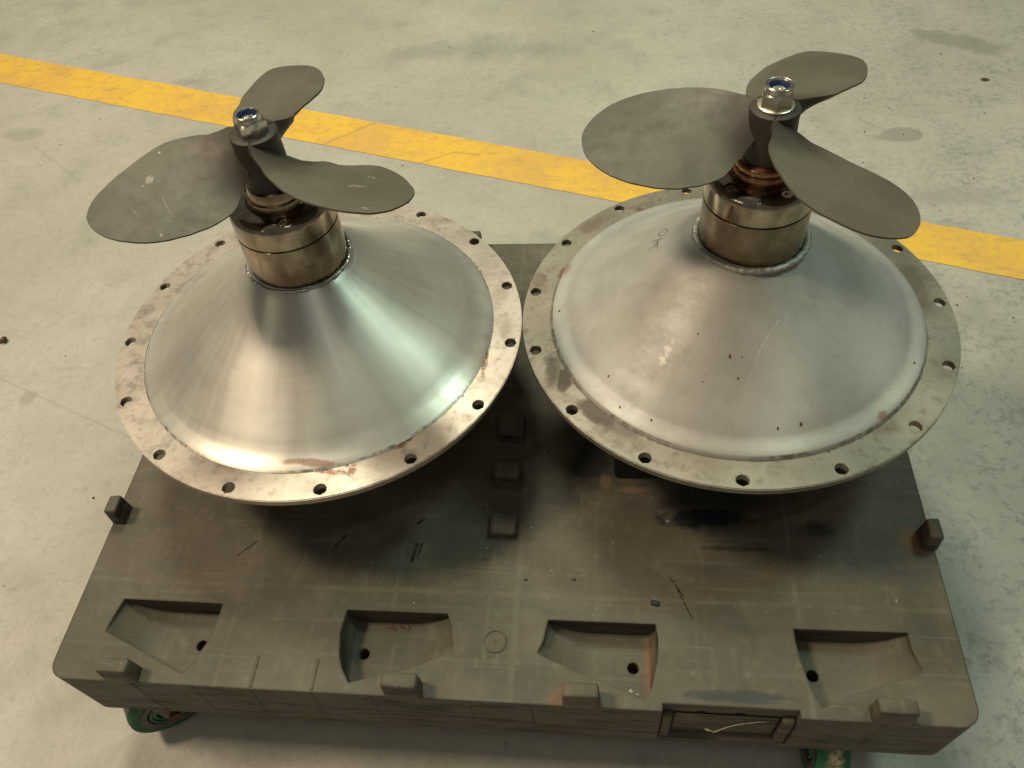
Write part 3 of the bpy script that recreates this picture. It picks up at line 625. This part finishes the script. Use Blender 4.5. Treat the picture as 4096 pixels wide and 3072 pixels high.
def caster(x, y, rot, mat_core, lbl=None):
    """swivel caster; rolling direction = local x"""
    bm = bmesh.new()
    zc = 0.0625
    for s in (1, -1):        # fork legs
        yy = s * 0.029
        pts = [(-0.016, 0.1298), (0.044, 0.1298), (0.012, 0.054), (0.006, 0.047), (-0.006, 0.047), (-0.012, 0.054)]
        a = [bm.verts.new((px, yy, pz)) for px, pz in pts]; b = [bm.verts.new((px, yy + s * 0.003, pz)) for px, pz in pts]
        bm.faces.new(a); bm.faces.new(b[::-1])
        for i in range(6): bm.faces.new((a[i], a[(i + 1) % 6], b[(i + 1) % 6], b[i]))
    box(bm, -0.026, 0.050, -0.032, 0.032, 0.1300, 0.1336)
    bmesh.ops.recalc_face_normals(bm, faces=bm.faces)
    br = link("caster", bm, MZNC, dolly, True, 30)
    br.location = (x - W / 2, y - D / 2, 0); br.rotation_euler = (0, 0, rot)
    if lbl: br["label"] = lbl
    w, bm2 = make_wheel(br)
    w.location = (0, 0, zc); w.rotation_euler = (pi / 2, 0, 0)
    c = link("wheel_core", bm2, mat_core, br, True, 30); c.location = (0, 0, zc); c.rotation_euler = (pi / 2, 0, 0)
    for s in (1, -1):
        bm3 = bmesh.new()
        b6 = [(0.009 * cos(pi / 3 * i), 0.009 * sin(pi / 3 * i)) for i in range(6)]
        prism(bm3, b6, min(s * 0.0325, s * 0.039), max(s * 0.0325, s * 0.039))
        bt = link("axle_bolt", bm3, MRST, br, False); bt.location = (0, 0, zc); bt.rotation_euler = (pi / 2, 0, 0)
    return br
caster(0.070, 0.040, radians(38), MGRN)
caster(1.050, 0.040, radians(90), MGRN)
caster(0.09, D - 0.075, radians(60), MGRN)
caster(W - 0.09, D - 0.075, radians(110), MGRN)

# ------------------------------------------------------------------ the two propeller units
def flange_mesh(Ro, Ri, Rb, rh, th, n=15, phase=0.0):
    bm = bmesh.new()
    step = 2 * pi / n; K = 8
    for s in range(n):
        a0 = phase + (s - 0.5) * step; ac = a0 + step / 2
        bnd = []
        for i in range(K): bnd.append((Ro, a0 + step * i / K))
        for i in range(4): bnd.append((Ro + (Ri - Ro) * i / 4, a0 + step))
        for i in range(K): bnd.append((Ri, a0 + step - step * i / K))
        for i in range(4): bnd.append((Ri + (Ro - Ri) * i / 4, a0))
        hc = Vector((Rb * cos(ac), Rb * sin(ac)))
        T0, T1, B0_, B1_ = [], [], [], []
        Tc = []
        for r, a in bnd:
            p = Vector((r * cos(a), r * sin(a))); d = (p - hc).normalized()
            q = hc + d * rh; q2 = hc + d * (rh + 0.0008)
            T0.append(bm.verts.new((p.x, p.y, 0))); Tc.append(bm.verts.new((q2.x, q2.y, 0))); T1.append(bm.verts.new((q.x, q.y, -0.0008)))
            B0_.append(bm.verts.new((p.x, p.y, -th))); B1_.append(bm.verts.new((q.x, q.y, -th)))
        k = len(bnd)
        for i in range(k):
            j = (i + 1) % k
            bm.faces.new((T0[i], T0[j], Tc[j], Tc[i])); bm.faces.new((Tc[i], Tc[j], T1[j], T1[i]))
            bm.faces.new((T1[i], T1[j], B1_[j], B1_[i])); bm.faces.new((B1_[i], B1_[j], B0_[j], B0_[i]))
            if i < K or (K + 4 <= i < 2 * K + 4): bm.faces.new((T0[j], T0[i], B0_[i], B0_[j]))
    bmesh.ops.remove_doubles(bm, verts=bm.verts, dist=1e-5)
    bmesh.ops.recalc_face_normals(bm, faces=bm.faces)
    # slight nicks on the rim
    rim = [e for e in bm.edges if all(v.co.xy.length > Ro - 1e-4 and v.co.z > -1e-4 for v in e.verts)]
    bmesh.ops.bevel(bm, geom=rim, offset=0.0011, segments=2, affect='EDGES')
    for v in bm.verts:
        if v.co.xy.length > Ro - 0.003:
            a = math.atan2(v.co.y, v.co.x)
            v.co.xy = v.co.xy * (1 + 0.0007 * mnoise.noise(Vector((cos(a) * 14, sin(a) * 14, phase * 9))) / 0.3 * 0.3)
    return bm

def blade_mesh(rows, z0, a, k, th, fillet, wmin, NC=14):
    bm = bmesh.new(); T, Bt = [], []
    rmax = rows[-1][0]
    lo_r, hi_r = rows[0][1], rows[0][2]
    def pt(r, ph):
        f = ph * pi / 180
        w = wmin + (1 - wmin) * min(1, max(0, (ph - lo_r) / (hi_r - lo_r)))
        fil = fillet * w * math.exp(-max(0.0, r - 0.027) / 0.017)
        return Vector((r * cos(th + f), r * sin(th + f), z0 + a * r + k * f + fil))
    for r, lo, hi in rows:
        jit = 0.0008 / max(r, 0.05) * 57.3 * min(1, max(0, (r - 0.06) / 0.04)) * (1 if hi - lo > 6 else 0.3)
        lo += jit * mnoise.noise(Vector((r * 130, th * 3, 1.7))); hi += jit * mnoise.noise(Vector((r * 130, th * 3, 8.3)))
        rt, rb = [], []
        for i in range(NC + 1):
            u = i / NC; u = 0.5 - 0.5 * cos(pi * u)
            ph = lo + (hi - lo) * u
            p = pt(r, ph)
            tx = (pt(r + 1e-4, ph) - p); ty = (pt(r, ph + 0.05) - p)
            nn = tx.cross(ty).normalized()
            if nn.z < 0: nn = -nn
            base = 0.0105 * (1 - r / rmax) + 0.0030 + 0.016 * math.exp(-max(0.0, r - 0.027) / 0.015)
            h = max(0.0011, 0.5 * base * math.sqrt(max(0, 1 - (2 * u - 1) ** 2)))
            rt.append(bm.verts.new(p)); rb.append(bm.verts.new(p - nn * 2 * h))
        T.append(rt); Bt.append(rb)
    R = len(rows)
    for i in range(R - 1):
        for j in range(NC):
            bm.faces.new((T[i][j], T[i + 1][j], T[i + 1][j + 1], T[i][j + 1]))
            bm.faces.new((Bt[i][j], Bt[i][j + 1], Bt[i + 1][j + 1], Bt[i + 1][j]))
        for j in (0, NC):
            bm.faces.new((T[i][j], T[i + 1][j], Bt[i + 1][j], Bt[i][j]))
    for j in range(NC): bm.faces.new((T[-1][j], Bt[-1][j], Bt[-1][j + 1], T[-1][j + 1]))
    bmesh.ops.remove_doubles(bm, verts=bm.verts, dist=2e-5)
    bmesh.ops.recalc_face_normals(bm, faces=bm.faces)
    return bm

def weld_bead(r, z, amp, w, n, seed):
    bm = bmesh.new(); rings = []
    M = 10
    for i in range(n):
        a = 2 * pi * i / n
        k = 1 + amp * mnoise.noise(Vector((cos(a) * (22 if amp > .3 else 12), sin(a) * (22 if amp > .3 else 12), seed))) + (0.25 * amp * sin(i * 2 * pi / 4.3) if amp > .3 else 0)
        rr = r + 0.0010 * mnoise.noise(Vector((cos(a) * 9, sin(a) * 9, seed + 4)))
        ring = []
        for j in range(M):
            b = 2 * pi * j / M
            ring.append(bm.verts.new(((rr + w * k * cos(b)) * cos(a), (rr + w * k * cos(b)) * sin(a), z + w * k * 0.8 * sin(b))))
        rings.append(ring)
    for i in range(n):
        p, q = rings[i], rings[(i + 1) % n]
        for j in range(M): bm.faces.new((p[j], q[j], q[(j + 1) % M], p[(j + 1) % M]))
    bmesh.ops.recalc_face_normals(bm, faces=bm.faces)
    return bm

def unit(side, c, nrm, phase, shift, label):
    left = side == 'L'
    z = Vector((nrm[0], nrm[1], 1)).normalized()
    x = Vector((1, 0, 0)); x = (x - z * x.dot(z)).normalized(); y = z.cross(x)
    H = c[2] - 0.0012
    root = bpy.data.objects.new("propeller_unit", None); COL.objects.link(root); root.empty_display_size = 0.1
    mw = Matrix((x, y, z)).transposed().to_4x4()
    mw.translation = Vector((c[0], c[1], c[2] + DZ)) - z * H
    root.matrix_world = mw
    tag(root, label, "propeller unit", "propeller units on the dolly")
    up = Vector((0, 0, H))
    def part(name, bm, mat, smooth=True, angle=35, parent=None, sx=0.0):
        o = link(name, bm, mat, parent or root, smooth, angle)
        o.location = (Vector((sx, 0, H)) if parent is None else (0, 0, 0))
        return o
    Ro = 0.2925
    MBL = MBL_L if left else MBL_R
    fl = part("flange", flange_mesh(Ro, 0.2400, 0.28, 0.0078, 0.0095, 15, phase), m_flange(left), True, 30)
    bm = bmesh.new()
    if left:
        prof = [(0.252, 0.0004), (0.2495, 0.0020), (0.243, 0.0042), (0.235, 0.0072), (0.227, 0.0112), (0.218, 0.0185)]
    else:
        prof = [(0.252, 0.0003), (0.2502, 0.0045), (0.2480, 0.0066), (0.242, 0.0086), (0.235, 0.0107), (0.2295, 0.0128), (0.2265, 0.0150), (0.222, 0.0188), (0.216, 0.0236)]
    r0, z0 = prof[-1]
    for i in range(1, 15):
        s = i / 14; rr = r0 + (0.0685 - r0) * s; zz = z0 + (0.1345 - z0) * s - 0.0022 * sin(pi * s)
        if s > 0.8: zz += 0.002 * ((s - 0.8) / 0.2) ** 2
        prof.append((rr, zz))
    prof.append((0.060, 0.1400))
    lathe(bm, prof, 160)
    bmesh.ops.recalc_face_normals(bm, faces=bm.faces)
    cone = part("cone", bm, m_cone(left), True, 60)
    # gentle unevenness of the spun sheet
    for v in cone.data.vertices:
        r = v.co.xy.length
        if 0.08 < r < 0.235: v.co.z += 0.0016 * mnoise.noise(Vector((v.co.x * 11, v.co.y * 11, 3 if left else 8)))
    part("weld_bead", weld_bead(0.0680 if left else 0.0690, 0.1366, 0.4 if left else 0.25, 0.0026 if left else 0.0048, 260, 2 if left else 5), MWLD if left else MWLD2, True, 180, None, shift)
    bm = bmesh.new()
    rc = 0.0645
    lathe(bm, [(rc, 0.125), (rc, 0.1955), (rc - 0.0006, 0.1962), (rc - 0.0022, 0.1964), (rc - 0.0022, 0.1985)], 128)
    bmesh.ops.recalc_face_normals(bm, faces=bm.faces)
    part("seal_housing", bm, MCYL if left else MCYL2, True, 40, None, shift)
    bm = bmesh.new()
    prof = [(rc - 0.004, 0.1975), (rc - 0.0008, 0.1978), (rc - 0.0002, 0.1985), (rc - 0.0004, 0.2215)]
    for i in range(9):
        a = pi / 2 * i / 8; prof.append((rc - 0.0004 - 0.0115 + 0.0115 * cos(a), 0.2215 + 0.0115 * sin(a)))
    prof += [(0.046, 0.2336), (0.0405, 0.2337), (0.0390, 0.2325), (0.033, 0.2310), (0.01, 0.2310)]
    rg = lathe(bm, prof, 128)
    cap(bm, rg[-1]); cap(bm, rg[0])
    bmesh.ops.recalc_face_normals(bm, faces=bm.faces)
    capo = part("end_cap", bm, MCYL, True, 40, None, shift)
    scr = (-69, 51, 171) if left else (-140.5, -63.8, 20, 98, 158)
    rs = 0.0520 if left else 0.0505
    bm = bmesh.new()
    for a in scr: cyl(bm, (rs * cos(radians(a)), rs * sin(radians(a))), 0.0078, 0.227, 0.26, 28)
    ct = link("cutter", bm, None, root, False); ct.location = capo.location
    boolean(capo, [ct]); capo.data.materials.clear(); capo.data.materials.append(MCYL)
    for p in capo.data.polygons: p.use_smooth = True
    capo.data.set_sharp_from_angle(angle=radians(35))
    for a in scr:
        bm = bmesh.new()
        rg = lathe(bm, [(0.0068, 0.2265), (0.0068, 0.2310), (0.0062, 0.2317), (0.0034, 0.2317)], 28)
        hx = lathe(bm, [(0.0034, 0.2317), (0.0030, 0.2285)], 28); cap(bm, hx[-1])
        bmesh.ops.recalc_face_normals(bm, faces=bm.faces)
        s = link("socket_screw", bm, MCOL if left else MZNC, capo, True, 35); s.location = (rs * cos(radians(a)), rs * sin(radians(a)), 0)
    # shaft collar above the cap
    bm = bmesh.new()
    if left: prof = [(0.0372, 0.231), (0.0374, 0.2400), (0.0366, 0.2425), (0.0342, 0.2440), (0.0338, 0.2490), (0.0318, 0.2550), (0.0270, 0.2572), (0.022, 0.2572)]
    else: prof = [(0.0350, 0.231), (0.0352, 0.2400), (0.0345, 0.2412), (0.0338, 0.2425), (0.0345, 0.2440), (0.0345, 0.2495), (0.0325, 0.2530), (0.0275, 0.2552), (0.022, 0.2555)]
    lathe(bm, prof, 96); bmesh.ops.recalc_face_normals(bm, faces=bm.faces)
    part("shaft_collar", bm, MCOL if left else MCOP, True, 40, None, shift)
    # propeller: hub with three blades
    zt = 0.3232 if left else 0.3152
    bm = bmesh.new()
    rg = lathe(bm, [(0.0265, 0.2490), (0.0285, 0.2560), (0.0280, zt - 0.030), (0.0272, zt - 0.012), (0.0278, zt - 0.0035), (0.0274, zt - 0.0010), (0.0262, zt), (0.010, zt)], 64)
    cap(bm, rg[-1]); cap(bm, rg[0]); bmesh.ops.recalc_face_normals(bm, faces=bm.faces)
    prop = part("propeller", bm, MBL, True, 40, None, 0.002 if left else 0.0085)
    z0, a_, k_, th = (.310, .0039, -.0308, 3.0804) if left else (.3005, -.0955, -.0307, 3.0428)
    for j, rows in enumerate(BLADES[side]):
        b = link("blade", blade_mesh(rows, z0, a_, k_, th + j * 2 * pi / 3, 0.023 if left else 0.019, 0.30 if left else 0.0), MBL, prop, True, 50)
        b.location = (-0.002, 0, 0) if left else (0, 0, 0)
    # washer and lock nut
    zb = zt
    if not left:
        bm = bmesh.new()
        rg = lathe(bm, [(0.0200, zt - 0.0002), (0.0203, zt + 0.0010), (0.0200, zt + 0.0026), (0.0192, zt + 0.0030), (0.012, zt + 0.0030)], 56)
        bmesh.ops.recalc_face_normals(bm, faces=bm.faces); part("washer", bm, MWSH, True, 40, None, 0.0085); zb = zt + 0.0030
    rot = radians(12 if left else 22)
    Rc = 0.0182; hh = 0.0150
    bm = bmesh.new(); n6 = 48; ringsv = []
    def hexr(a):
        b = (a - rot) % (pi / 3) - pi / 6
        return Rc * cos(pi / 6) / cos(b)
    for lvl in range(5):
        ring = []
        for i in range(n6):
            a = rot + 2 * pi * i / n6; h6 = hexr(a)
            # the chamfer cone cuts the corners of the hexagon
            if lvl == 0: r, zz = min(h6, 0.0171), zb
            elif lvl == 1: r, zz = h6, zb + 0.0005 * (h6 - 0.0152) / 0.0023
            elif lvl == 2: r, zz = h6, zb + hh - 0.0030 * (h6 - 0.0152) / 0.0023
            elif lvl == 3: r, zz = 0.0146, zb + hh + 0.0006
            else: r, zz = 0.0143, zb + hh + 0.0022
            ring.append(bm.verts.new((r * cos(a), r * sin(a), zz)))
        ringsv.append(ring)
    for p, q in zip(ringsv, ringsv[1:]):
        for i in range(n6): bm.faces.new((p[i], p[(i + 1) % n6], q[(i + 1) % n6], q[i]))
    zk = zb + hh + 0.0022
    rr2 = lathe(bm, [(0.0143, zk), (0.0141, zk + 0.0035), (0.0136, zk + 0.0052), (0.0127, zk + 0.0059), (0.0116, zk + 0.0058), (0.0108, zk + 0.0048), (0.0106, zk + 0.0035), (0.0106, zb)], n6)
    bmesh.ops.remove_doubles(bm, verts=bm.verts, dist=1e-5)
    bmesh.ops.recalc_face_normals(bm, faces=bm.faces)
    nut = part("lock_nut", bm, MCHR, True, 28, None, 0.002 if left else 0.0085)
    bm = bmesh.new()
    lathe(bm, [(0.0106, zk + 0.0036), (0.0103, zk + 0.0040), (0.0088, zk + 0.0018), (0.0084, zk + 0.0005), (0.0083, zk - 0.004)], 40)
    bmesh.ops.recalc_face_normals(bm, faces=bm.faces)
    link("nylon_ring", bm, MNYL, nut, True, 60)
    bm = bmesh.new()
    rg = lathe(bm, [(0.0084, zb), (0.0084, zk - 0.002), (0.0070, zk - 0.0003), (0.0022, zk - 0.0003), (0.0008, zk - 0.0018)], 32); cap(bm, rg[-1])
    bmesh.ops.recalc_face_normals(bm, faces=bm.faces)
    link("shaft_end", bm, MCHR if left else MWSH, nut, True, 40)
    if not left:      # split rim of the right hand nut
        bm = bmesh.new(); prev = None; M = 8
        for i in range(61):
            a = radians(-88 + 13 + (360 - 26) * i / 60); ring = []
            R_ = 0.0143 + 0.0004
            for j in range(M):
                b = 2 * pi * j / M
                ring.append(bm.verts.new(((R_ + 0.0009 * cos(b)) * cos(a), (R_ + 0.0009 * cos(b)) * sin(a), zk + 0.0048 + 0.0011 * sin(b))))
            if prev:
                for j in range(M): bm.faces.new((prev[j], prev[(j + 1) % M], ring[(j + 1) % M], ring[j]))
            else: bm.faces.new(ring[::-1])
            prev = ring
        bm.faces.new(prev); bmesh.ops.recalc_face_normals(bm, faces=bm.faces)
        link("split_rim", bm, MCHR, nut, True, 60)
    # drive housing and foot below the flange
    bm = bmesh.new()
    zf = -H
    rg = lathe(bm, [(0.150, -0.0085), (0.150, -0.022), (0.112, -0.028), (0.110, zf + 0.046)], 64)
    bmesh.ops.recalc_face_normals(bm, faces=bm.faces)
    part("drive_housing", bm, MBLK, True, 40)
    bm = bmesh.new()
    if left: box(bm, -0.105, 0.105, -0.105, 0.105, zf, zf + 0.046, 0.004)
    else: box(bm, -0.161, 0.155, -0.152, 0.150, zf, zf + 0.046, 0.003)
    part("drive_foot", bm, MBLK, True, 40)
    if not left:
        P_ = [[(-0.1044, 0.0478, 0.1006), (-0.1021, 0.0545, 0.0997), (-0.0985, 0.0575, 0.1012), (-0.0947, 0.0553, 0.1045), (-0.0930, 0.0459, 0.1090), (-0.0969, 0.0376, 0.1088), (-0.1024, 0.0421, 0.1037), (-0.1044, 0.0478, 0.1006)],
              [(-0.1183, 0.0213, 0.0966), (-0.1124, 0.0239, 0.1005), (-0.1063, 0.0321, 0.1034)], [(-0.1141, 0.0395, 0.0961), (-0.1063, 0.0352, 0.1030), (-0.0995, 0.0314, 0.1085)], [(-0.1063, 0.0321, 0.1034), (-0.1071, 0.0240, 0.1045), (-0.1071, 0.0140, 0.1057)], [(-0.1040, 0.0315, .105), (-0.1103, 0.0194, 0.1027)]]
        for s in P_:
            bm = bmesh.new(); pts = []
            for p in s:      # settle the stroke on the cone
                r = math.hypot(p[0], p[1]); best = None
                for (ra, za), (rb, zb_) in zip(prof0(cone), prof0(cone)[1:]):
                    if rb <= r <= ra: best = za + (zb_ - za) * (r - ra) / (rb - ra)
                pts.append((p[0], p[1], (best if best else p[2]) + 0.0013))
            ribbon(bm, pts, [0.00045] * len(pts), Vector((p[0], p[1], 0.12)).normalized())
            part("pen_stroke", bm, MINK, False)
    return root
def prof0(cone):
    if "_p" not in prof0.__dict__:
        d = {}
        for v in cone.data.vertices:
            k = round(v.co.xy.length, 4); d.setdefault(k, []).append(v.co.z)
        prof0._p = sorted(((k, sum(q) / len(q)) for k, q in d.items()), reverse=True)
    return prof0._p

unit('L', (0.32863, 0.45527, 0.19559), (0.02111, 0.02021), radians(67.16), 0.005, "shinier propeller unit with bright polished steel cone, standing at the left on the dolly")
unit('R', (0.91400, 0.48755, 0.19436), (-0.00517, 0.02556), radians(99.23), 0.007, "duller propeller unit with matt grey cone and brown grime on its flange, at the right")

# ------------------------------------------------------------------ dirt
def chips(name, pts, mat, kind='stuff', zfun=None, flat=0.5):
    bm = bmesh.new()
    for x, y, z, s in pts:
        g = bmesh.ops.create_icosphere(bm, subdivisions=1, radius=s)["verts"]
        e = random.uniform(0, pi); st = random.uniform(1.0, 2.0)
        for v in g:
            q = v.co.copy(); q *= random.uniform(0.7, 1.25)
            q.x *= st; q.z *= flat
            v.co = Vector((x + q.x * cos(e) - q.y * sin(e), y + q.x * sin(e) + q.y * cos(e), z + q.z + s * flat * 0.5))
    return tag(link(name, bm, mat, smooth=False), kind=kind)
rnd = random.Random(3)
pts = []
for x, y, s in ((0.447, 0.157, .0022), (0.483, 0.125, .0016), (0.576, 0.211, .0020), (0.648, 0.374, .0018), (0.81, 0.30, .0015), (0.83, 0.262, .0022), (1.12, 0.33, .0018), (1.09, 0.315, .0014), (1.03, 0.215, .0018), (1.155, 0.335, .0018), (0.97, 0.20, .0015), (1.118, 0.155, .0026), (0.72, 0.012, .0022), (0.705, 0.026, .0018), (0.775, 0.022, .0025), (0.783, 0.018, .0018)):
    pts.append((x, y, DZ + 0.0002, s))
for i in range(150):
    x, y = rnd.uniform(0.03, 1.15), rnd.uniform(0.13, 0.34)
    pts.append((x, y, DZ, rnd.choice((.0005, .0006, .0007, .001))))
chips("pale_grit", pts, MGRT)
chips("dark_grit", [(rnd.uniform(-0.9, -0.02), rnd.uniform(0.0, 1.3), 0, rnd.choice((.0007, .001, .0013))) for i in range(30)] +
      [(rnd.uniform(1.25, 2.0), rnd.uniform(0.1, 1.9), 0, rnd.choice((.001, .0013, .002))) for i in range(60)] +
      [(rnd.uniform(-1.2, 1.9), rnd.uniform(1.2, 2.2), 0, rnd.choice((.001, .0015, .002))) for i in range(60)] +
      [(-0.25, 0.42, 0, .0028), (-0.12, 0.36, 0, .0028), (0.785, 0.93, 0, .003)] +
      [(0.634, 0.165, DZ, .0022), (0.70, 0.168, DZ, .0022), (0.58, 0.14, DZ, .001), (0.68, 0.50, DZ, .003), (0.66, 0.66, DZ, .003)], MDGR)
chips("rust_crumbs", [(0.460 + rnd.gauss(0, .009), 0.1055 + rnd.gauss(-.001, .0022), DZ - 0.0402, rnd.choice((.0010, .0014, .0018))) for i in range(14)], MCRM)
bm = bmesh.new(); box(bm, -0.0055, 0.0055, -0.0035, 0.004, 0, 0.0025, 0.0012, 1)
ch = link("plastic_chip", bm, MBLK, smooth=True, angle=30); ch.location = (0.808, 0.138, DZ + 0.0003); ch.rotation_euler = (0, 0, -0.25)
tag(ch, "small black chip lying on the bare deck in front of the right unit", "chip")
bm = bmesh.new()
lathe(bm, [(0.0, 0.0), (0.004, 0.0), (0.004, 0.045), (0.0075, 0.046), (0.0075, 0.052), (0.0, 0.052)], 10); bmesh.ops.rotate(bm, cent=(0, 0, 0), matrix=Matrix.Rotation(pi / 2, 3, 'Y'), verts=bm.verts)
bmesh.ops.recalc_face_normals(bm, faces=bm.faces)
bo = link("loose_bolt", bm, MRST, smooth=True, angle=30); bo.location = (-0.690, 0.815, 0.0075); bo.rotation_euler = (0, 0, 0.2)
tag(bo, "short rusty bolt lying on bare concrete at the far left edge", "bolt")
